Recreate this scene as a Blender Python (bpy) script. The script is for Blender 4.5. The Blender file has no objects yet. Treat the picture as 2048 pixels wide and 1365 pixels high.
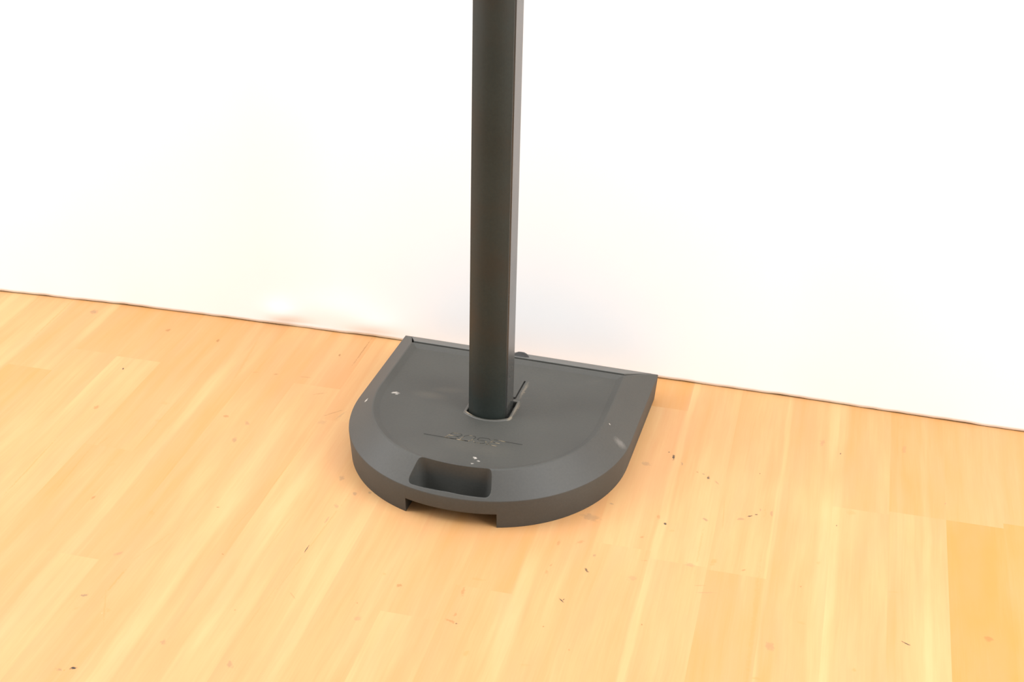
import bpy, bmesh, math, random
from mathutils import Vector, Matrix
D = bpy.data
scene = bpy.context.scene
COL = scene.collection
random.seed(7)

# ------------------------------------------------------------------ camera, world, lights, exposure
def rot_z(a): return Matrix.Rotation(a, 4, 'Z')
cam_data = D.cameras.new('camera')
cam_data.sensor_fit = 'HORIZONTAL'
cam_data.sensor_width = 36.0
cam_data.lens = 36.0 * 2919.235 / 2048.0
cam_data.clip_start = 0.05
cam = D.objects.new('camera', cam_data)
COL.objects.link(cam)
cam.matrix_world = (Matrix.Translation((0.60387, -2.36524, 1.39211)) @ rot_z(0.264067)
                    @ Matrix.Rotation(1.0774966, 4, 'X') @ rot_z(0.0256012))
scene.camera = cam

world = D.worlds.new('world')
scene.world = world
world.use_nodes = True
wbg = world.node_tree.nodes['Background']
wbg.inputs['Color'].default_value = (0.97, 0.98, 1.0, 1)
wbg.inputs['Strength'].default_value = 0.5

def area(name, loc, target, sx, sy, power, col=(1, 1, 1)):
    l = D.lights.new(name, 'AREA'); l.shape = 'RECTANGLE'
    l.size = sx; l.size_y = sy; l.energy = power; l.color = col
    o = D.objects.new(name, l); COL.objects.link(o)
    o.location = loc
    o.rotation_euler = (Vector(target) - Vector(loc)).to_track_quat('-Z', 'Y').to_euler()
    return o
area('ceiling_light', (0.0, -0.75, 2.9), (0.0, -0.45, 0.3), 5.4, 2.2, 106, (0.97, 0.98, 1.0))
area('wall_fill_right', (2.7, -1.2, 1.7), (0.3, 0.1, 0.75), 1.4, 1.8, 86, (0.97, 0.98, 1.0))  # unseen fill added on the right to whiten the backdrop
area('wall_fill_left', (-2.9, -1.3, 1.7), (-0.3, 0.1, 0.75), 1.4, 1.8, 86, (0.97, 0.98, 1.0))  # its left counterpart, also an unseen added fill for the backdrop

scene.view_settings.view_transform = 'Standard'
scene.view_settings.look = 'None'
scene.view_settings.exposure = -0.12
scene.view_settings.gamma = 1.0
scene.view_settings.use_curve_mapping = False

# ------------------------------------------------------------------ helpers
class NT:
    """small wrapper to write node trees tersely"""
    def __init__(s, name):
        s.m = D.materials.new(name); s.m.use_nodes = True
        s.t = s.m.node_tree; s.n = s.t.nodes
        s.b = s.n['Principled BSDF']
    def L(s, a, b): s.t.links.new(a, b)
    def put(s, sock, v):
        if isinstance(v, bpy.types.NodeSocket): s.L(v, sock)
        else: sock.default_value = v
    def math(s, op, a, b=None, c=None, clamp=False):
        n = s.n.new('ShaderNodeMath'); n.operation = op; n.use_clamp = clamp
        s.put(n.inputs[0], a)
        if b is not None: s.put(n.inputs[1], b)
        if c is not None: s.put(n.inputs[2], c)
        return n.outputs[0]
    def noise(s, vec, scale, detail=3, rough=0.5, out='Fac'):
        n = s.n.new('ShaderNodeTexNoise')
        if vec is not None: s.L(vec, n.inputs['Vector'])
        n.inputs['Scale'].default_value = scale; n.inputs['Detail'].default_value = detail
        n.inputs['Roughness'].default_value = rough
        return n.outputs[out]
    def maprange(s, v, a, b, c, d, smooth=False):
        n = s.n.new('ShaderNodeMapRange')
        if smooth: n.interpolation_type = 'SMOOTHSTEP'
        s.put(n.inputs['Value'], v)
        for k, x in zip(('From Min', 'From Max', 'To Min', 'To Max'), (a, b, c, d)): s.put(n.inputs[k], x)
        return n.outputs[0]
    def mix(s, f, a, b, mode='MIX'):
        n = s.n.new('ShaderNodeMix'); n.data_type = 'RGBA'; n.blend_type = mode
        s.put(n.inputs[0], f)
        s.put(n.inputs[6], a if isinstance(a, bpy.types.NodeSocket) else (*a, 1))
        s.put(n.inputs[7], b if isinstance(b, bpy.types.NodeSocket) else (*b, 1))
        return n.outputs[2]
    def mapping(s, vec, loc, rz, scale, typ='TEXTURE'):
        n = s.n.new('ShaderNodeMapping'); n.vector_type = typ
        s.L(vec, n.inputs['Vector'])
        n.inputs['Location'].default_value = loc
        n.inputs['Rotation'].default_value = (0, 0, rz)
        n.inputs['Scale'].default_value = scale
        return n.outputs[0]
    def length(s, vec):
        n = s.n.new('ShaderNodeVectorMath'); n.operation = 'LENGTH'
        s.L(vec, n.inputs[0]); return n.outputs['Value']
    def coord(s):
        return s.n.new('ShaderNodeTexCoord').outputs['Object']

def spots(k, pos, lst, warp=0.004, wscale=90.0, detail=3):
    """sum of soft blotches, each (x, y, semi-major, semi-minor, angle, strength); edges broken by noise"""
    nv = k.n.new('ShaderNodeTexNoise'); k.L(pos, nv.inputs['Vector'])
    nv.inputs['Scale'].default_value = wscale; nv.inputs['Detail'].default_value = detail
    sub = k.n.new('ShaderNodeVectorMath'); sub.operation = 'SUBTRACT'
    k.L(nv.outputs['Color'], sub.inputs[0]); sub.inputs[1].default_value = (.5, .5, .5)
    mul = k.n.new('ShaderNodeVectorMath'); mul.operation = 'MULTIPLY'
    k.L(sub.outputs[0], mul.inputs[0]); mul.inputs[1].default_value = (warp*2, warp*2, 0)
    add = k.n.new('ShaderNodeVectorMath'); add.operation = 'ADD'
    k.L(pos, add.inputs[0]); k.L(mul.outputs[0], add.inputs[1])
    P = add.outputs[0]
    tot = None
    for (x, y, a, b, ang, st) in lst:
        d = k.length(k.mapping(P, (x, y, 0), ang, (a, b, 1)))
        v = k.maprange(d, 0.35, 1.25, st, 0.0)
        tot = v if tot is None else k.math('MAXIMUM', tot, v)
    return tot

def new_obj(name, mesh, mat, parent=None):
    o = D.objects.new(name, mesh); COL.objects.link(o)
    if mat is not None:
        mesh.materials.clear(); mesh.materials.append(mat)
    if parent is not None: o.parent = parent
    return o
def from_bm(name, bm, mat, parent=None, sharp=35):
    bmesh.ops.recalc_face_normals(bm, faces=bm.faces)
    me = D.meshes.new(name); bm.to_mesh(me); bm.free()
    me.shade_smooth(); me.set_sharp_from_angle(angle=math.radians(sharp))
    return new_obj(name, me, mat, parent)
def loft(bm, loops, cap0=True, cap1=True):
    rows = [[bm.verts.new(p) for p in lp] for lp in loops]
    n = len(rows[0])
    for a, b in zip(rows, rows[1:]):
        for i in range(n):
            j = (i+1) % n
            bm.faces.new((a[i], a[j], b[j], b[i]))
    if cap0: bm.faces.new(rows[0][::-1])
    if cap1: bm.faces.new(rows[-1])
    return rows
def boolean(o, cutters, op='DIFFERENCE'):
    for c in cutters:
        m = o.modifiers.new('b', 'BOOLEAN'); m.object = c; m.operation = op; m.solver = 'EXACT'
    dg = bpy.context.evaluated_depsgraph_get(); dg.update()
    me = D.meshes.new_from_object(o.evaluated_get(dg))
    o.modifiers.clear()
    old = o.data; o.data = me; me.name = old.name
    for c in cutters:
        cm = c.data; D.objects.remove(c); D.meshes.remove(cm)
    me.shade_smooth(); me.set_sharp_from_angle(angle=math.radians(20))
def tag(o, label=None, cat=None, kind=None):
    if label: o['label'] = label
    if cat: o['category'] = cat
    if kind: o['kind'] = kind

MARKS = [(-0.9266,-0.0131,0.0094,0.0078,1.86,0.55,'g'),(-0.7449,-0.0391,0.0078,0.0042,-1.66,0.6,'b'),(-0.6302,-0.0484,0.0071,0.003,-1.34,0.7,'b'),
(-0.7521,-0.2081,0.0036,0.0017,2.13,0.9,'d'),(-0.7268,-0.3512,0.0068,0.0043,-1.54,0.5,'b'),(-0.6151,-0.2998,0.0074,0.0053,-3.01,0.3,'o'),
(-0.598,-0.3593,0.0065,0.005,-3.14,0.3,'o'),(-0.4886,-0.3074,0.0048,0.0042,2.82,0.5,'b'),(-0.4421,-0.318,0.0074,0.0042,2.2,0.45,'g'),
(-0.4387,-0.3774,0.0088,0.004,1.81,0.5,'g'),(-0.4666,-0.1372,0.0048,0.0029,-2.89,0.6,'b'),(-0.5061,-0.142,0.0076,0.0016,-2.83,0.3,'b'),
(-0.4068,-0.1299,0.0107,0.0015,-2.97,0.45,'b'),(-0.3785,-0.0289,0.0041,0.002,1.97,0.8,'b'),(-0.3575,-0.1795,0.0132,0.0013,-2.55,0.45,'b'),
(-0.3068,-0.2355,0.0238,0.0013,-2.27,0.5,'b'),(-0.2916,-0.2417,0.0172,0.002,-1.84,0.25,'g'),(-0.315,-0.2732,0.0082,0.0069,-3.02,0.2,'g'),
(-0.2138,-0.4325,0.0086,0.0045,-1.3,0.4,'g'),(-0.1758,-0.4693,0.0045,0.0033,2.02,0.5,'g'),(-0.1521,-0.4587,0.003,0.0025,2.06,0.5,'g'),
(-0.1908,-0.5125,0.0064,0.0038,2.18,0.35,'g'),(-0.5835,-0.612,0.007,0.0024,-1.71,0.55,'b'),(-0.6054,-0.5141,0.0083,0.0048,-2.57,0.2,'o'),
(-0.4697,-0.6209,0.0059,0.0046,2.39,0.35,'o'),(-0.4668,-0.7369,0.0076,0.0033,-2.35,0.4,'g'),(-0.4636,-0.8447,0.0065,0.0025,-2.71,0.75,'g'),
(-0.4593,-0.8433,0.0026,0.0021,2.57,0.9,'d'),(-0.459,-0.8768,0.006,0.0023,-2.06,0.3,'o'),(-0.4106,-1.0029,0.0052,0.0039,3.01,0.55,'g'),
(-0.3936,-0.9943,0.0047,0.0027,-2.6,0.95,'d'),(-0.4041,-1.002,0.0017,0.0013,2.51,0.8,'o'),(-0.4137,-0.8662,0.0055,0.0044,2.94,0.3,'o'),
(-0.3,-0.9066,0.0061,0.0045,-1.35,0.45,'g'),(-0.1878,-0.9224,0.0075,0.0042,2.08,0.45,'g'),(-0.3751,-0.5743,0.0025,0.0014,-2.91,0.8,'b'),
(-0.3117,-0.6892,0.0028,0.0013,2.81,0.7,'b'),(-0.2334,-0.8096,0.0015,0.0012,-3.05,0.6,'b'),(-0.1915,-0.6373,0.0114,0.0009,-1.57,0.8,'d'),
(-0.1682,-0.7505,0.0045,0.0008,2.36,0.7,'d'),(-0.1658,-0.7522,0.0098,0.0012,2.43,0.3,'b'),(-0.1911,-0.553,0.0086,0.0019,-1.55,0.4,'g'),
(-0.052,-0.7734,0.006,0.0056,2.87,0.3,'g'),(-0.0666,-0.7398,0.0018,0.0011,1.98,0.6,'b'),(-0.0207,-0.681,0.0039,0.0037,3.04,0.55,'b'),
(-0.0525,-0.661,0.0038,0.0031,2.02,0.4,'o'),(0.0899,-0.6292,0.0125,0.0037,-3.07,0.35,'o'),(0.0771,-0.6656,0.0107,0.0031,1.68,0.45,'b'),
(0.0823,-0.7385,0.0112,0.0026,2.91,0.5,'b'),(0.0907,-0.7407,0.0018,0.0017,-2.88,0.7,'d'),(0.0822,-0.7215,0.0043,0.0024,-1.5,0.4,'b'),
(0.1242,-0.8004,0.007,0.0044,-1.83,0.4,'o'),(0.2147,-0.709,0.0017,0.0015,1.7,0.8,'b'),(0.2259,-0.6416,0.0057,0.0012,2.46,0.85,'d'),
(0.2283,-0.6384,0.003,0.0009,-1.9,0.7,'d'),(0.2448,-0.5565,0.0065,0.0023,2.22,0.75,'d'),(0.2483,-0.516,0.0033,0.0028,1.61,0.5,'g'),
(0.1886,-0.5608,0.0034,0.0018,-1.68,0.4,'b'),(0.1864,-0.5803,0.0051,0.0023,1.81,0.3,'b'),(0.1856,-0.501,0.0088,0.0026,1.53,0.35,'b'),
(0.218,-0.488,0.008,0.0031,-2.36,0.35,'b'),(0.2118,-0.7989,0.0079,0.0027,-2.83,0.25,'o'),(0.2183,-0.4152,0.0171,0.0082,2.94,0.35,'g'),  # last grey blotch: contact shadow of the base, painted on the floor
(0.2641,-0.7487,0.0022,0.0014,1.77,0.5,'b'),(0.3532,-0.6608,0.0018,0.0015,1.52,0.8,'b'),(0.3177,-0.5547,0.0071,0.0062,-2.5,0.25,'g'),
(0.3275,-0.5047,0.0056,0.0013,-2.83,0.4,'b'),(0.3393,-0.396,0.003,0.0023,2.07,0.9,'d'),(0.3256,-0.3811,0.0072,0.0025,1.74,0.4,'b'),
(0.3113,-0.4441,0.0033,0.0027,-2.6,0.5,'b'),(0.3548,-0.413,0.0044,0.0039,1.11,0.3,'o'),(0.243,-0.3665,0.0034,0.0022,3.06,0.5,'g'),
(0.2744,-0.2282,0.008,0.0063,2.94,0.35,'g'),(0.3166,-0.1927,0.0082,0.0026,1.73,0.9,'d'),(0.3061,-0.179,0.0018,0.0016,-2.37,0.6,'d'),
(0.3349,-0.2105,0.0062,0.0018,1.85,0.6,'g'),(0.3651,-0.2274,0.0028,0.0015,2.71,0.6,'b'),(0.3761,-0.2304,0.0028,0.0017,2.63,0.7,'g'),
(0.3861,-0.2386,0.0047,0.0026,1.66,0.8,'d'),(0.4025,-0.2496,0.0067,0.0015,2.32,0.45,'g'),(0.4012,-0.3645,0.0052,0.0034,2.73,0.6,'g'),
(0.4555,-0.3457,0.0059,0.0035,-2.74,0.5,'g'),(0.4702,-0.3321,0.0046,0.002,-2.47,0.8,'d'),(0.4792,-0.3247,0.0035,0.0016,-2.61,0.8,'d'),
(0.4845,-0.3079,0.0044,0.0016,1.67,0.5,'g'),(0.5036,-0.3139,0.0088,0.0025,1.67,0.5,'g'),(0.4275,-0.3412,0.0543,0.0007,1.68,0.5,'o'),
(0.4318,-0.4758,0.01,0.0041,1.45,0.5,'o'),(0.3974,-0.4935,0.0086,0.0052,3.05,0.35,'g'),(0.4328,-0.5562,0.017,0.0012,-2.84,0.35,'g'),
(0.4197,-0.5422,0.0109,0.0012,-2.83,0.3,'b'),(0.4802,-0.4822,0.0032,0.0025,-2.56,0.5,'b'),(0.5425,-0.6536,0.0092,0.0068,2.15,0.4,'g'),
(0.532,-0.729,0.0062,0.0032,3.12,0.45,'o'),(0.5705,-0.4973,0.002,0.0015,1.37,0.6,'b'),(0.5811,-0.5857,0.0065,0.0036,3.1,0.3,'o'),
(0.5915,-0.428,0.0054,0.0031,1.55,0.3,'o'),(0.6643,-0.669,0.0044,0.0028,1.49,0.5,'o'),(0.7334,-0.5869,0.0065,0.0015,2.72,0.9,'d'),
(0.7096,-0.4678,0.0092,0.0015,-2.92,0.4,'o'),(0.5638,-0.0629,0.0104,0.0044,1.61,0.35,'g'),(0.5988,-0.09,0.0026,0.0013,1.57,0.8,'d'),
(0.6104,-0.3157,0.0018,0.0012,1.45,0.7,'d'),(0.4697,-0.1987,0.0019,0.001,1.62,0.7,'d'),(0.707,-0.0413,0.0137,0.0035,1.6,0.3,'g'),
(0.6313,-0.2702,0.0083,0.0066,-2.21,0.3,'o'),(0.8511,-0.5395,0.0066,0.0058,-2.56,0.55,'b'),(0.8196,-0.3185,0.0121,0.0045,1.8,0.25,'o'),
(0.7812,-0.1948,0.0031,0.0016,1.48,0.5,'g'),(0.6991,0.0366,0.0056,0.0035,1.42,0.3,'o'),(-0.4165,-0.8744,0.0019,0.0011,2.21,0.9,'w'),
(-0.733,-0.555,0.11,0.0016,1.637,0.55,'o'),(-0.66,-0.54,0.085,0.0014,1.66,0.5,'o'),(-0.656,-0.448,0.02,0.0014,1.4,0.4,'o'),
(-0.436,-0.8,0.04,0.0022,1.57,0.55,'o'),(-0.421,-0.86,0.04,0.0016,2.05,0.4,'o'),(-0.425,-0.7,0.05,0.0016,1.3,0.25,'o'),
(-0.188,-0.6,0.15,0.0016,1.53,0.35,'o'),(-0.2,-0.8,0.1,0.0012,1.53,0.2,'o'),(-0.316,-0.43,0.12,0.0012,1.58,0.4,'o'),
(-0.3415,0.0,0.06,0.0012,1.6,0.65,'b'),(-0.322,-0.58,0.05,0.0012,1.5,0.35,'o'),(0.405,-0.45,0.07,0.0016,1.62,0.3,'o'),
(0.497,-0.4,0.1,0.0022,1.62,0.4,'o'),(0.512,-0.6,0.14,0.0035,1.63,0.35,'o'),(0.44,-0.1,0.1,0.001,1.6,0.25,'o'),
(-0.25,-0.6,0.07,0.001,1.55,0.25,'o'),(-0.545,-0.1,0.1,0.003,1.72,0.35,'o'),(-0.99,-0.05,0.12,0.002,1.65,0.4,'o'),
(-1.07,0.01,0.1,0.002,1.65,0.35,'o'),]

# ------------------------------------------------------------------ materials
def floor_material():
    k = NT('maple_laminate')
    P = k.coord()
    sep = k.n.new('ShaderNodeSeparateXYZ'); k.L(P, sep.inputs[0])
    x, y = sep.outputs[0], sep.outputs[1]
    u0 = k.math('MULTIPLY_ADD', y, 0.04, x)
    v = k.math('MULTIPLY_ADD', x, -0.04, y)
    at = k.n.new('ShaderNodeAttribute'); at.attribute_name = 'tone'
    se = k.n.new('ShaderNodeAttribute'); se.attribute_name = 'seed'
    comb = k.n.new('ShaderNodeCombineXYZ')
    k.L(u0, comb.inputs[0]); k.L(v, comb.inputs[1]); k.L(k.math('MULTIPLY', se.outputs['Fac'], 7.0), comb.inputs[2])
    board = comb.outputs[0]
    def stretched(su, sv):
        n = k.n.new('ShaderNodeVectorMath'); n.operation = 'MULTIPLY'
        k.L(board, n.inputs[0]); n.inputs[1].default_value = (su, sv, 1)
        return n.outputs[0]
    warp = k.noise(stretched(3, 2.2), 1.0, 2)
    u = k.math('ADD', u0, k.math('MULTIPLY', k.math('SUBTRACT', warp, 0.5), 0.022))
    # broad figure, streaks and fine fibre, all running along the boards
    comb2 = k.n.new('ShaderNodeCombineXYZ')
    k.L(u, comb2.inputs[0]); k.L(v, comb2.inputs[1]); k.L(k.math('MULTIPLY', se.outputs['Fac'], 7.0), comb2.inputs[2])
    def st2(su, sv):
        n = k.n.new('ShaderNodeVectorMath'); n.operation = 'MULTIPLY'
        k.L(comb2.outputs[0], n.inputs[0]); n.inputs[1].default_value = (su, sv, 1)
        return n.outputs[0]
    broad = k.noise(st2(16, 2.6), 1.0, 3)
    mid = k.noise(st2(55, 3.2), 1.0, 4, 0.6)
    fine = k.noise(st2(420, 9), 1.0, 2, 0.6)
    t = k.math('ADD', at.outputs['Fac'], k.math('MULTIPLY', k.math('SUBTRACT', broad, 0.5), 0.8))
    t = k.math('ADD', t, k.math('MULTIPLY', k.math('SUBTRACT', mid, 0.5), 0.6))
    t = k.math('ADD', t, k.math('MULTIPLY', k.math('SUBTRACT', fine, 0.5), 0.22))
    # pale sapwood bands at the board joints
    comb3 = k.n.new('ShaderNodeCombineXYZ'); k.L(v, comb3.inputs[1]); k.L(u0, comb3.inputs[0])
    wv = k.noise(comb3.outputs[0], 4.0, 2)
    ub = k.math('ADD', u0, k.math('MULTIPLY', k.math('SUBTRACT', wv, 0.5), 0.016))
    bandmod = k.maprange(k.noise(comb3.outputs[0], 3.0, 2), 0.3, 0.65, 0.35, 1.0)
    for c, w, amt in BANDS:
        d = k.math('ABSOLUTE', k.math('SUBTRACT', ub, c))
        t = k.math('SUBTRACT', t, k.math('MULTIPLY', k.maprange(d, w*0.22, w*0.72, amt*0.85, 0.0, True), bandmod))
    # hairline board joints
    t = k.math('MINIMUM', k.math('MAXIMUM', t, -0.1), 1.25)
    rp = k.n.new('ShaderNodeValToRGB'); k.L(t, rp.inputs[0])
    e = rp.color_ramp.elements
    e[0].position = 0.0; e[0].color = (*C_PALE, 1)
    e[1].position = 1.0; e[1].color = (*C_DEEP, 1)
    m_ = e.new(0.5); m_.color = (*C_MID, 1)
    col = k.mix(k.maprange(k.noise(st2(22, 5), 1.0, 3), 0.42, 0.68, 0, 0.28), rp.outputs[0], (0.60, 0.300, 0.145))
    # knots, scuffs, dirt and one painted contact shadow: each has its own little patch of the floor mesh with local coordinates in the 'mark' uv map
    uvn = k.n.new('ShaderNodeUVMap'); uvn.uv_map = 'mark'
    mc = k.n.new('ShaderNodeAttribute'); mc.attribute_name = 'mark_colour'
    ms = k.n.new('ShaderNodeAttribute'); ms.attribute_name = 'mark_strength'
    nz = k.n.new('ShaderNodeTexNoise'); k.L(P, nz.inputs['Vector']); nz.inputs['Scale'].default_value = 170; nz.inputs['Detail'].default_value = 3
    sub = k.n.new('ShaderNodeVectorMath'); sub.operation = 'SUBTRACT'; k.L(nz.outputs['Color'], sub.inputs[0]); sub.inputs[1].default_value = (.5, .5, .5)
    scl = k.n.new('ShaderNodeVectorMath'); scl.operation = 'SCALE'; k.L(sub.outputs[0], scl.inputs[0]); scl.inputs['Scale'].default_value = 2.2
    add = k.n.new('ShaderNodeVectorMath'); add.operation = 'ADD'; k.L(uvn.outputs[0], add.inputs[0]); k.L(scl.outputs[0], add.inputs[1])
    fl_ = k.n.new('ShaderNodeVectorMath'); fl_.operation = 'MULTIPLY'; k.L(add.outputs[0], fl_.inputs[0]); fl_.inputs[1].default_value = (1, 1, 0)
    d1 = k.length(fl_.outputs[0]); 
    f1 = k.maprange(d1, 0.45, 1.25, 1.0, 0.0, True)
    f0 = k.maprange(k.length(uvn.outputs[0]), 1.3, 1.9, 1.0, 0.0, True)
    f1 = k.math('MULTIPLY', k.math('MULTIPLY', f1, f0), ms.outputs['Fac'])
    col = k.mix(f1, col, mc.outputs['Color'])
    k.L(col, k.b.inputs['Base Color'])
    k.b.inputs['Roughness'].default_value = 0.42
    k.b.inputs['Specular IOR Level'].default_value = 0.25
    bmp = k.n.new('ShaderNodeBump'); bmp.inputs['Strength'].default_value = 0.06; bmp.inputs['Distance'].default_value = 0.002
    k.L(mid, bmp.inputs['Height']); k.L(bmp.outputs[0], k.b.inputs['Normal'])
    return k.m

def plastic(name, col, rough, marks=None, var=0.18, bevel=0.0015, grain=0.12, spec=0.5, col2=None):
    k = NT(name)
    P = k.coord()
    n1 = k.noise(P, 9.0, 4)
    n2 = k.noise(P, 260.0, 2)
    f = k.maprange(n1, 0.3, 0.7, 1 - var, 1 + var)
    f = k.math('MULTIPLY', f, k.maprange(n2, 0.3, 0.7, 0.93, 1.07))
    base = k.mix(1.0, col, (1, 1, 1), 'MULTIPLY')
    mul = k.n.new('ShaderNodeVectorMath'); mul.operation = 'SCALE'
    k.L(base, mul.inputs[0]); k.L(f, mul.inputs['Scale'])
    c = mul.outputs[0]
    if col2:
        c = k.mix(k.maprange(k.noise(P, 14.0, 3), 0.45, 0.7, 0, 0.8), c, col2)
    if marks:
        for cc, lst in marks:
            c = k.mix(spots(k, P, lst, 0.004, 220), c, cc)
    k.L(c, k.b.inputs['Base Color'])
    k.put(k.b.inputs['Roughness'], k.maprange(n1, 0.3, 0.7, rough - 0.04, rough + 0.04))
    k.b.inputs['Specular IOR Level'].default_value = spec
    bmp = k.n.new('ShaderNodeBump'); bmp.inputs['Strength'].default_value = grain; bmp.inputs['Distance'].default_value = 0.0006
    k.L(n2, bmp.inputs['Height'])
    if bevel:
        bv = k.n.new('ShaderNodeBevel'); bv.samples = 6; bv.inputs['Radius'].default_value = bevel
        k.L(bv.outputs[0], bmp.inputs['Normal'])
    k.L(bmp.outputs[0], k.b.inputs['Normal'])
    return k.m

def paper_material():
    k = NT('white_backdrop_paper')
    P = k.coord()
    n = k.noise(P, 5.0, 3)
    k.L(k.mix(n, (0.90, 0.90, 0.89), (0.93, 0.93, 0.925)), k.b.inputs['Base Color'])
    k.b.inputs['Roughness'].default_value = 0.75
    k.b.inputs['Specular IOR Level'].default_value = 0.2
    return k.m

def wall_material():
    k = NT('painted_wall')
    P = k.coord()
    n = k.noise(P, 30.0, 3)
    k.L(k.mix(n, (0.55, 0.54, 0.52), (0.6, 0.59, 0.57)), k.b.inputs['Base Color'])
    k.b.inputs['Roughness'].default_value = 0.8
    return k.m

# ------------------------------------------------------------------ floor: laminate strips at 2.3 degrees to the stand
BANDS = [(-0.996, .022, .30), (-0.897, .018, .28), (-0.575, .022, .38), (-0.392, .034, .36), (-0.293, .022, .25),
         (-0.160, .030, .36), (0.137, .026, .52), (0.318, .014, .40), (0.498, .010, .25), (0.588, .034, .45),
         (0.742, .012, .30), (-1.12, .02, .3), (0.70, .008, .2)]
C_PALE = (0.640, 0.400, 0.180)
C_MID = (0.590, 0.315, 0.128)
C_DEEP = (0.57, 0.265, 0.068)

def build_floor():
    W = 0.0923; off = 0.128
    # measured joints (v) and tones: strip index -> list of (v_from, v_to, tone)
    fixed = {
        7: [(-3.6, -0.275, 0.98), (-0.275, 0.14, 0.55), ],
        8: [(-3.6, -0.26, 0.92), (-0.26, 0.14, 0.60)],
        6: [(-3.6, -0.275, 0.40), (-0.275, 0.14, 0.60)],
        5: [(-3.6, -0.285, 0.42), (-0.285, 0.14, 0.50)],
        4: [(-3.6, 0.14, 0.48)],
        3: [(-3.6, -0.515, 0.62), (-0.515, 0.14, 0.42)],
        2: [(-3.6, -0.51, 0.42), (-0.51, 0.14, 0.38)],
        1: [(-3.6, -0.49, 0.40), (-0.49, -0.04, 0.36), (-0.04, 0.14, 0.72)],
        0: [(-3.6, 0.14, 0.45)],
        -1: [(-3.6, -0.655, 0.44), (-0.655, 0.14, 0.50)],
        -2: [(-3.6, -0.745, 0.36), (-0.745, 0.14, 0.46)],
        -3: [(-3.6, 0.14, 0.42)],
        -4: [(-3.6, -0.3, 0.38), (-0.3, 0.14, 0.50)],
        -5: [(-3.6, -0.25, 0.36), (-0.25, 0.14, 0.48)],
        -6: [(-3.6, -0.14, 0.42), (-0.14, 0.14, 0.62)],
        -7: [(-3.6, 0.14, 0.48)],
        -8: [(-3.6, -0.74, 0.36), (-0.74, 0.14, 0.50)],
        -9: [(-3.6, -0.44, 0.52), (-0.44, 0.14, 0.52)],
        -10: [(-3.6, -0.135, 0.42), (-0.135, 0.14, 0.62)],
        -11: [(-3.6, -0.13, 0.42), (-0.13, 0.14, 0.62)],
        -12: [(-3.6, -0.22, 0.72), (-0.22, 0.14, 0.52)],
    }
    bm = bmesh.new()
    tone = bm.faces.layers.float.new('tone'); seed = bm.faces.layers.float.new('seed')
    k = 1 / (1 + 0.04**2)
    def uv2xy(u, v):            # inverse of u = x + .04 y, v = y - .04 x
        return ((u - 0.04*v)*k, (v + 0.04*u)*k)
    rnd = random.Random(3); rects = []
    for s in range(-26, 26):
        u0, u1 = off + s*W, off + (s+1)*W
        segs = fixed.get(s)
        if segs is None:
            j = rnd.uniform(-1.4, -0.1); segs = [(-3.6, j-1.2, rnd.uniform(.35, .7)), (j-1.2, j, rnd.uniform(.35, .7)), (j, 0.14, rnd.uniform(.35, .7))]
        for (a, b, t) in segs:
            if b > .1: b = .26
            sd = rnd.random()*3; rects.append((u0, u1, a, b, t, sd))
            f = bm.faces.new([bm.verts.new((*uv2xy(uu, vv), 0)) for uu, vv in ((u0, a), (u1, a), (u1, b), (u0, b))])
            f[tone] = t; f[seed] = sd
    uvl = bm.loops.layers.uv.new('mark')
    mcl = bm.faces.layers.float_vector.new('mark_colour'); mst = bm.faces.layers.float.new('mark_strength')
    for f in bm.faces:
        for l in f.loops: l[uvl].uv = (9, 9)
    CC = {'o': (0.62, 0.27, 0.08), 'b': (0.33, 0.16, 0.05), 'g': (0.27, 0.18, 0.10), 'd': (0.03, 0.03, 0.028), 'w': (0.95, 0.95, 0.9)}
    def clip(poly, ax, val, keep_less):
        out = []
        for i in range(len(poly)):
            p, q = poly[i-1], poly[i]
            ip = (p[ax] <= val) == keep_less; iq = (q[ax] <= val) == keep_less
            if ip != iq:
                t = (val-p[ax])/(q[ax]-p[ax]); out.append((p[0]+(q[0]-p[0])*t, p[1]+(q[1]-p[1])*t))
            if iq: out.append(q)
        return out
    for mi, (mx, my, ma, mb, ang, st, kind) in enumerate(MARKS):
        ca, sa = math.cos(ang), math.sin(ang); R = 1.95
        quad = []
        for (i, j) in ((-R, -R), (R, -R), (R, R), (-R, R)):
            X = mx + i*ma*ca - j*mb*sa; Y = my + i*ma*sa + j*mb*ca
            quad.append((X + .04*Y, Y - .04*X))
        for (u0, u1, v0, v1, t_, s_) in rects:
            p = quad
            for args in ((0, u1, True), (0, u0, False), (1, v1, True), (1, v0, False)):
                if len(p) >= 3: p = clip(p, *args)
            if len(p) < 3: continue
            area_ = abs(sum(p[i-1][0]*p[i][1]-p[i][0]*p[i-1][1] for i in range(len(p))))/2
            if area_ < 1e-8: continue
            z = 0.00001 + 0.000004*(mi % 9)
            vs = []
            for (uu, vv) in p: vs.append(bm.verts.new((*uv2xy(uu, vv), z)))
            f = bm.faces.new(vs); f[tone] = t_; f[seed] = s_; f[mcl] = CC[kind]; f[mst] = st
            for l in f.loops:
                dx, dy = l.vert.co.x-mx, l.vert.co.y-my
                l[uvl].uv = ((dx*ca+dy*sa)/ma, (-dx*sa+dy*ca)/mb)
    bm.normal_update()
    for f in bm.faces:
        if f.normal.z < 0: f.normal_flip()
    me = D.meshes.new('floor'); bm.to_mesh(me); bm.free()
    o = new_obj('floor', me, floor_material())
    tag(o, 'pale orange maple strip laminate floor with knots and scuffs', 'floor', 'structure')
    return o

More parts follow.
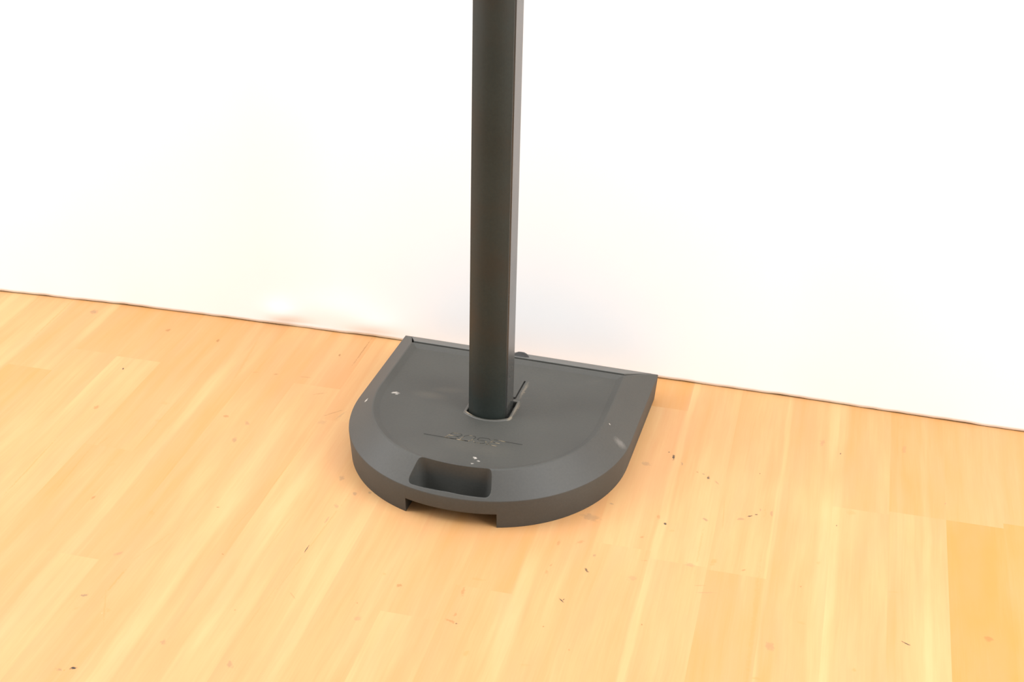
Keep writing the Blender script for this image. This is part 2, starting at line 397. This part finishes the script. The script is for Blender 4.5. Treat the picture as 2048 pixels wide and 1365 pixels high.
# ------------------------------------------------------------------ backdrop and wall
WALL_LINE = [(-1.9, -0.075), (-1.5, -0.028), (-1.161, 0.0091), (-0.9365, 0.0282), (-0.7152, 0.0434), (-0.498, 0.055), (-0.2891, 0.0646),
             (0.0, 0.0722), (0.2395, 0.0771), (0.4149, 0.0808), (0.5969, 0.0837), (0.7846, 0.0862), (0.9161, 0.0894), (1.2, .092), (1.9, .095)]
def wall_y(x):
    for (a, b) in zip(WALL_LINE, WALL_LINE[1:]):
        if x <= b[0] or b is WALL_LINE[-1]:
            t = (x - a[0])/(b[0]-a[0])
            return a[1] + (b[1]-a[1])*t
def build_backdrop():
    bm = bmesh.new()
    nx = 620; zs = [0, .006, .012, .02, .03, .042, .056, .072, .09, .11, .135, .165, .2, .26, .34, .45, .6, .8, 1.05, 1.35, 1.7, 2.1, 2.6]
    rnd = random.Random(11)
    ph = [rnd.uniform(0, 6.28) for _ in range(8)]
    def hem(x):   # slightly uneven lower edge
        return 0.0021 + 0.0004*math.sin(x*23+ph[0]) + 0.0003*math.sin(x*61+ph[1]) + 0.0002*math.sin(x*140+ph[2]) + (0.0007*max(0, math.sin(x*37+ph[3]))**6)
    dents = [(-0.535, 0.028, 0.034, 0.020, 0.006), (-0.33, 0.030, 0.05, 0.016, 0.003), (-0.50, 0.008, 0.04, 0.010, -0.0030), (-0.36, 0.006, 0.05, 0.008, -0.002),
             (-0.40, 0.05, 0.10, 0.03, 0.003)]
    def bulge(x, z):
        d = 0
        for (cx, cz, sx, sz, a) in dents:
            d -= a*math.exp(-((x-cx)/sx)**2 - ((z-cz)/sz)**2)
        d += 0.0010*math.sin(x*9+ph[4])*math.exp(-z/.12) + 0.0003*math.sin(x*31+ph[5]+z*20)*math.exp(-z/.06)
        return d
    def smooth_y(x):
        return sum(wall_y(min(1.89, max(-1.89, x+dx)))*w for dx, w in ((-.12, .2), (-.06, .2), (0, .2), (.06, .2), (.12, .2)))
    rows = []
    for z in zs:
        row = []
        for i in range(nx+1):
            x = -1.85 + 3.7*i/nx
            zz = hem(x) + z*(2.6-hem(x))/2.6
            row.append(bm.verts.new((x, smooth_y(x)+bulge(x, zz), zz)))
        rows.append(row)
    for a, b in zip(rows, rows[1:]):
        for i in range(nx):
            bm.faces.new((a[i], a[i+1], b[i+1], b[i]))
    me = D.meshes.new('paper_backdrop'); bm.to_mesh(me); bm.free(); me.shade_smooth()
    o = new_obj('paper_backdrop', me, paper_material())
    m = o.modifiers.new('thickness', 'SOLIDIFY'); m.thickness = 0.0012; m.offset = -1
    tag(o, 'plain white backdrop sheet covering the wall down to the floor, wavy lower edge', 'backdrop')
    return o
def build_wall():
    bm = bmesh.new()
    bmesh.ops.create_cube(bm, size=1, matrix=Matrix.Translation((0, 0.21, 1.31)) @ Matrix.Diagonal((4.4, 0.12, 2.62, 1)))
    o = from_bm('wall_back', bm, wall_material())
    tag(o, 'wall behind the white backdrop sheet', 'wall', 'structure')

# ------------------------------------------------------------------ the stand
H = 0.0534
def d_outline(w, y_back, s, d, n=2.09, na=72, z=0.0, nb=12, ns=10):
    """D-shaped loop, back edge left->right, right side, front arc, left side; fixed point count"""
    pts = []
    for i in range(nb): pts.append((-w + 2*w*i/nb, y_back))
    for i in range(ns): pts.append((w, y_back + (-s - y_back)*i/ns))
    for i in range(na+1):
        a = math.pi*i/na
        c, sn = math.cos(a), math.sin(a)
        xx = w*math.copysign(abs(c)**(2/n), c); yy = -s - (d-s)*abs(sn)**(2/n)
        pts.append((xx, yy))
    for i in range(1, ns+1): pts.append((-w, -s + (y_back + s)*i/ns)) if i < ns else None
    return [(p[0], p[1], z) for p in pts]
Z_RIDGE = H + 0.0400
Z_PAN = H + 0.0345
PIN = dict(s=.262)
def build_stand():
    root = D.objects.new('speaker_stand', None); COL.objects.link(root)
    root.empty_display_size = .1
    tag(root, 'dark grey plastic speaker stand with tall square column on a D-shaped weighted base', 'stand')

    tan = (0.42, 0.33, 0.22)
    def up(px, py, dz=.041):   # base-plane coordinate lifted to the panel height
        return (px + (.604-px)/1.344*dz, py + (-2.365-py)/1.344*dz)
    fl = []
    for (px, py, a, b, ang, st) in [(-.1990, -.2075, .006, .003, .4, .7), (-.1925, -.2085, .004, .003, 0, .5), (.0052, -.3716, .0045, .0025, -.7, .95),
                                    (.0136, -.3787, .0022, .002, 0, .7), (.0050, -.3893, .0026, .0018, 0, .7), (-.1925, -.212, .003, .002, 0, .5)]:
        X, Y = up(px, py); fl.append((X, Y, a, b, ang, st))
    X, Y = up(-.2242, -.2821, .010); fl.append((X, Y, .0018, .005, .2, .8))
    X, Y = up(.205, -.2265, .02); fl.append((X, Y, .0014, .0014, .2, .8))
    X, Y = up(.232, -.262, .01); fl.append((X, Y, .010, .008, .4, .16))
    dust = [(-.028, -.301, .011, .0028, -.5, .55), (.044, -.296, .003, .008, -.3, .4), (.046, -.262, .003, .022, 0, .25), (.0415, -.195, .003, .03, 0, .22),
            (-.112, -.262, .03, .012, 0, .05), (-.085, -.235, .03, .01, .2, .04), (.02, -.4, .06, .02, 0, .03)]
    mat = plastic('charcoal_plastic', (0.041, 0.040, 0.033), 0.62, [((.55, .50, .44), fl), (tan, dust)], bevel=0.0014, spec=.8)
    matp = plastic('satin_black_plastic', (0.020, 0.0255, 0.021), 0.50, [((.5, .5, .48), [(-.9, .0, .001, .001, 0, 0)])], var=.12, bevel=0.0, grain=.06, spec=.38, col2=(.027, .023, .016))
    mats = plastic('grey_satin_rail', (0.050, 0.050, 0.046), 0.24, None, var=.08, bevel=0.0008, grain=.03, spec=.8)
    matd = plastic('matte_black_plastic', (0.022, 0.022, 0.021), 0.5, None, bevel=0)

    matl = plastic('dusty_grey_plastic', (0.062, 0.059, 0.048), 0.5, [(tan, dust)], bevel=0, spec=.8)
    # ---- base body
    bm = bmesh.new()
    S, DD = .2464, .5070
    loops = [d_outline(.25-.0044, -.004, S, DD-.0044, z=0),
             d_outline(.25-.0006, -.003, S, DD-.0006, z=H-.0022),
             d_outline(.25-.0012, -.0042, S, DD-.0012, z=H),
             d_outline(.2050, -.0935, S+.010, .4750, z=Z_RIDGE-.0010),
             d_outline(.2020, -.0965, S+.0125, .4715, z=Z_RIDGE),
             d_outline(.1990, -.0990, S+.0145, .4685, z=Z_RIDGE-.0010),
             d_outline(.1915, -.1065, PIN['s'], .4605, z=Z_PAN+.0004),
             d_outline(.1900, -.1080, PIN['s'], .4590, z=Z_PAN)]
    loft(bm, loops)
    base = from_bm('base', bm, mat, root, 20)
    # cutters
    cutters = []
    def prism(pts, z0, z1, shrink=0.0):
        b = bmesh.new()
        cx = sum(p[0] for p in pts)/len(pts); cy = sum(p[1] for p in pts)/len(pts)
        lo = []
        for p in pts:
            v = Vector((cx-p[0], cy-p[1])); v = v.normalized()*shrink if v.length > 0 else v
            lo.append((p[0]+v.x, p[1]+v.y, z0))
        loft(b, [lo, [(p[0], p[1], z1) for p in pts]])
        c = from_bm('cut', b, None); cutters.append(c); return c
    # hand-hold in the front slope (follows the front arc)
    top = [HAND_TOP(x) for x in [-.0620+.00965*i for i in range(14)]]
    low = [HAND_LOW(x) for x in [.0725-.01075*i for i in range(15)]]
    poly = top + low
    poly = [(p[0], p[1]) for p in poly]
    # round only the four corners
    def corner_round(poly, idx, r, n=7):
        out = []
        m = len(poly)
        for i in range(m):
            if i in idx:
                p = Vector(poly[i]); 
                # walk r along both directions
                def walk(st):
                    acc = 0; cur = p; j = i
                    while True:
                        nx = Vector(poly[(j+st) % m]); L = (nx-cur).length
                        if acc + L >= r: return cur + (nx-cur).normalized()*(r-acc), (j+st) % m
                        acc += L; cur = nx; j += st
                s0, ja = walk(-1); s1, jb = walk(1)
                out.append(('c', i, s0, s1, p, ja, jb))
            else: out.append(('v', i, Vector(poly[i])))
        drop = set()
        for o in out:
            if o[0] == 'c':
                j = (o[1]-1) % m
                while j != o[5]: drop.add(j); j = (j-1) % m
                j = (o[1]+1) % m
                while j != o[6]: drop.add(j); j = (j+1) % m
        res = []
        for o in out:
            if o[0] == 'v':
                if o[1] not in drop: res.append(tuple(o[2]))
            else:
                for t in range(n+1):
                    t /= n
                    res.append(tuple((1-t)**2*o[2] + 2*t*(1-t)*o[4] + t*t*o[3]))
        return res
    poly = corner_round(poly, {0, len(top)-1, len(top), len(top)+len(low)-1}, .011)
    prism(poly, 0.0345, 0.14, .004)
    # finger notch under the front edge
    prism([(-.0765, -.60), (-.0765, -.385), (.0790, -.385), (.0790, -.60)][::-1], -.02, .0275)
    # column socket and the slot running back from it
    prism(POLE_POLY(.0048), Z_PAN-.012, .13)
    prism([(.0328, -.229), (.0328, -.162), (.0358, -.162), (.0358, -.229)][::-1], Z_PAN-.004, .13)
    prism([(.0300, -.231), (.0300, -.223), (.0330, -.223), (.0330, -.231)][::-1], Z_PAN-.004, .13)
    # recess for the rear cover
    def slope_z(y): return H + (y + .003)/(-.0925)*(Z_RIDGE-H)
    b = bmesh.new()
    q = [(-.2405, .010), (.2405, .010), (.2035, -.0962), (-.2035, -.0962)]
    loft(b, [[(x, y, slope_z(y)-.011) for x, y in q], [(x, y, slope_z(y)+.05) for x, y in q]])
    cutters.append(from_bm('cut', b, None))
    boolean(base, cutters)

    # ---- worn lip around the column socket
    bm = bmesh.new()
    prof = [(.0002, -.003), (.0002, .0006), (.0008, .0011), (.0040, .0010), (.0050, .0003), (.0052, -.0005)]
    rows = [[bm.verts.new((x, y, Z_PAN+dz)) for x, y in POLE_POLY(.0048, e)] for e, dz in prof]
    for a_, b_ in zip(rows, rows[1:]):
        for i in range(len(a_)):
            j = (i+1) % len(a_); bm.faces.new((a_[i], a_[j], b_[j], b_[i]))
    lip = from_bm('socket_lip', bm, matl, base, 60)
    tag(lip, 'lighter dusty lip around the foot of the column')

    # ---- rear cover plate lying in its recess
    bm = bmesh.new()
    q = [(-.2370, -.0036), (.2370, -.0036), (.2005, -.0898), (-.2005, -.0898)]
    def cz(y): return H + .0004 + (y + .0036)/(-.0862)*(Z_RIDGE - .0003 - H - .0004)
    loft(bm, [[(x, y, slope_z(y)-.0108) for x, y in q],
              [(x, y, cz(y)-.0008) for x, y in q],
              [(x*.9975, y + (.0008 if y < -.05 else -.0008), cz(y)) for x, y in q]])
    cov = from_bm('rear_cover', bm, plastic('wall_lit_grey_cover', (0.075, 0.073, 0.062), 0.5, None, bevel=.0008, spec=.9), base)  # paler than the base: light off the wall is put into its colour
    # ---- thumb knob on the cover
    bm = bmesh.new()
    prof = [(0, .0155), (.006, .0150), (.011, .0128), (.0145, .0092), (.0165, .0050), (.0175, .0), (.0175, -.008)]
    rings = []
    topv = bm.verts.new((0, 0, prof[0][1]))
    for r, z in prof[1:]:
        rings.append([bm.verts.new((r*math.cos(a*math.pi/18), r*math.sin(a*math.pi/18), z)) for a in range(36)])
    for i in range(36): bm.faces.new((topv, rings[0][i], rings[0][(i+1) % 36]))
    for a, b_ in zip(rings, rings[1:]):
        for i in range(36): bm.faces.new((a[i], b_[i], b_[(i+1) % 36], a[(i+1) % 36]))
    bm.faces.new(rings[-1])
    kn = from_bm('thumb_knob', bm, matd, base)
    kn.location = (-.0005, -.066, slope_z(-.066)-.0065); kn.rotation_euler = (math.radians(-24), 0, 0)

    # ---- logo: outlined italic letters crossed by a bar
    bm = bmesh.new()
    zl = Z_PAN
    def stroke(p, q, w=.0011, h=.00025):
        p = Vector(p); q = Vector(q); d = (q-p)
        if d.length < 1e-6: return
        d.normalize(); nrm = Vector((-d.y, d.x))*w/2; e = d*w*.3
        c = [p-e-nrm, q+e-nrm, q+e+nrm, p-e+nrm]
        v0 = [bm.verts.new((a.x, a.y, zl-.0004)) for a in c]; v1 = [bm.verts.new((a.x, a.y, zl+h)) for a in c]
        bm.faces.new(v1)
        for i in range(4): bm.faces.new((v0[i], v0[(i+1) % 4], v1[(i+1) % 4], v1[i]))
    def poly_stroke(pts, w=.0009):
        for a, b in zip(pts, pts[1:]): stroke(a, b, w)
    y0, y1 = LOGO_Y0, LOGO_Y1
    def glyph(x0, wd, pts, w=.0009):
        out = []
        for (a, b) in pts:
            out.append((x0 + a*wd + (y1-y0)*.50*b, y0 + (y1-y0)*b))
        poly_stroke(out, w)
    stroke((LOGO_X0, y0, ), (LOGO_X0+.078, y0), .0017); stroke((LOGO_X1-.036, y1-.0005), (LOGO_X1, y1-.0005), .0014)
    gx = LOGO_X0 + .036; gw = .0185; st = .0245
    glyph(gx, gw, [(0, 0), (0, 1), (.8, 1), (1, .85), (.95, .6), (.75, .5), (0, .5)]); glyph(gx, gw, [(.75, .5), (1, .4), (1, .12), (.8, 0), (0, 0)])
    glyph(gx+st, gw, [(.2, 0), (0, .2), (0, .8), (.2, 1), (.8, 1), (1, .8), (1, .2), (.8, 0), (.2, 0)])
    glyph(gx+2*st, gw, [(1, .85), (.8, 1), (.2, 1), (0, .85), (0, .6), (.2, .5), (.8, .5), (1, .4), (1, .12), (.8, 0), (.2, 0), (0, .15)])
    glyph(gx+3*st, gw, [(1, 1), (0, 1), (0, 0), (1, 0)]); glyph(gx+3*st, gw, [(0, .5), (.85, .5)])
    k = NT('worn_logo')
    P = k.coord()
    f = k.maprange(k.noise(P, 75.0, 3), 0.50, 0.66, 0, 0.85)
    sp = k.n.new('ShaderNodeSeparateXYZ'); k.L(P, sp.inputs[0])
    f = k.math('MULTIPLY', f, k.maprange(k.math('ABSOLUTE', k.math('SUBTRACT', sp.outputs[0], LOGO_X0+.088)), .045, .056, 1, 0))
    k.L(k.mix(f, (.020, .020, .016), (.36, .28, .17)), k.b.inputs['Base Color']); k.b.inputs['Roughness'].default_value = .6
    lg = from_bm('logo', bm, k.m, base)
    tag(lg, 'thin worn italic lettering crossed by a bar')

    # ---- column
    ZT = 2.05
    def column(poly, z0, z1, name, m, parent, sharp=30):
        b = bmesh.new()
        loft(b, [[(x, y, z0) for x, y in poly], [(x, y, z1) for x, y in poly]])
        return from_bm(name, b, m, parent, sharp)
    pole = column(RAIL_POLY, Z_PAN-.0117, ZT, 'column', mats, root)
    cov2 = column(COVER_POLY, Z_PAN-.0112, ZT-.001, 'front_cover', matp, pole)
    for o in (cov2,): tag(o, 'dark curved front face of the column')
    return root

# column outline (plan): front face bows towards the viewer
PX0, PX1, PYF, PYB, BOW = -.0313, .0352, -.2915, -.2420, .0150
def bow_pts(x0, x1, y, bow, n=14):
    return [(x0 + (x1-x0)*i/n, y - bow*(1-(2*i/n-1)**2)) for i in range(n+1)]
def POLE_POLY(o, e=0.0):
    return bow_pts(PX0-o*.5-e, PX1+o*1.25+e, PYF-o*.7-e, BOW+.0008) + [(PX1+o*1.25+e, PYB+.003+e), (PX0-o*.5-e, PYB+.003+e)]
COVER_POLY = bow_pts(PX0, PX1-.0012, PYF, BOW) + [(PX1-.0012, PYF+.0022), (PX1-.0035, PYF+.004), (PX0+.0015, PYF+.004)]
RAIL_POLY = [(PX0+.0006, PYF+.0052), (PX1-.0028, PYF+.0052), (PX1-.0028, PYF+.0070), (PX1, PYF+.0078), (PX1, PYB-.001), (PX1-.001, PYB), (PX0+.0016, PYB), (PX0+.0006, PYB-.001)]
def HAND_TOP(x): return (x, -.4635 + .30*x*x)
def HAND_LOW(x): return (x, -.5035 + 1.85*x*x)
LOGO_X0, LOGO_X1 = -.080, .0865
LOGO_Y0, LOGO_Y1 = -.3870, -.3690

build_floor()
build_wall()
build_backdrop()
build_stand()
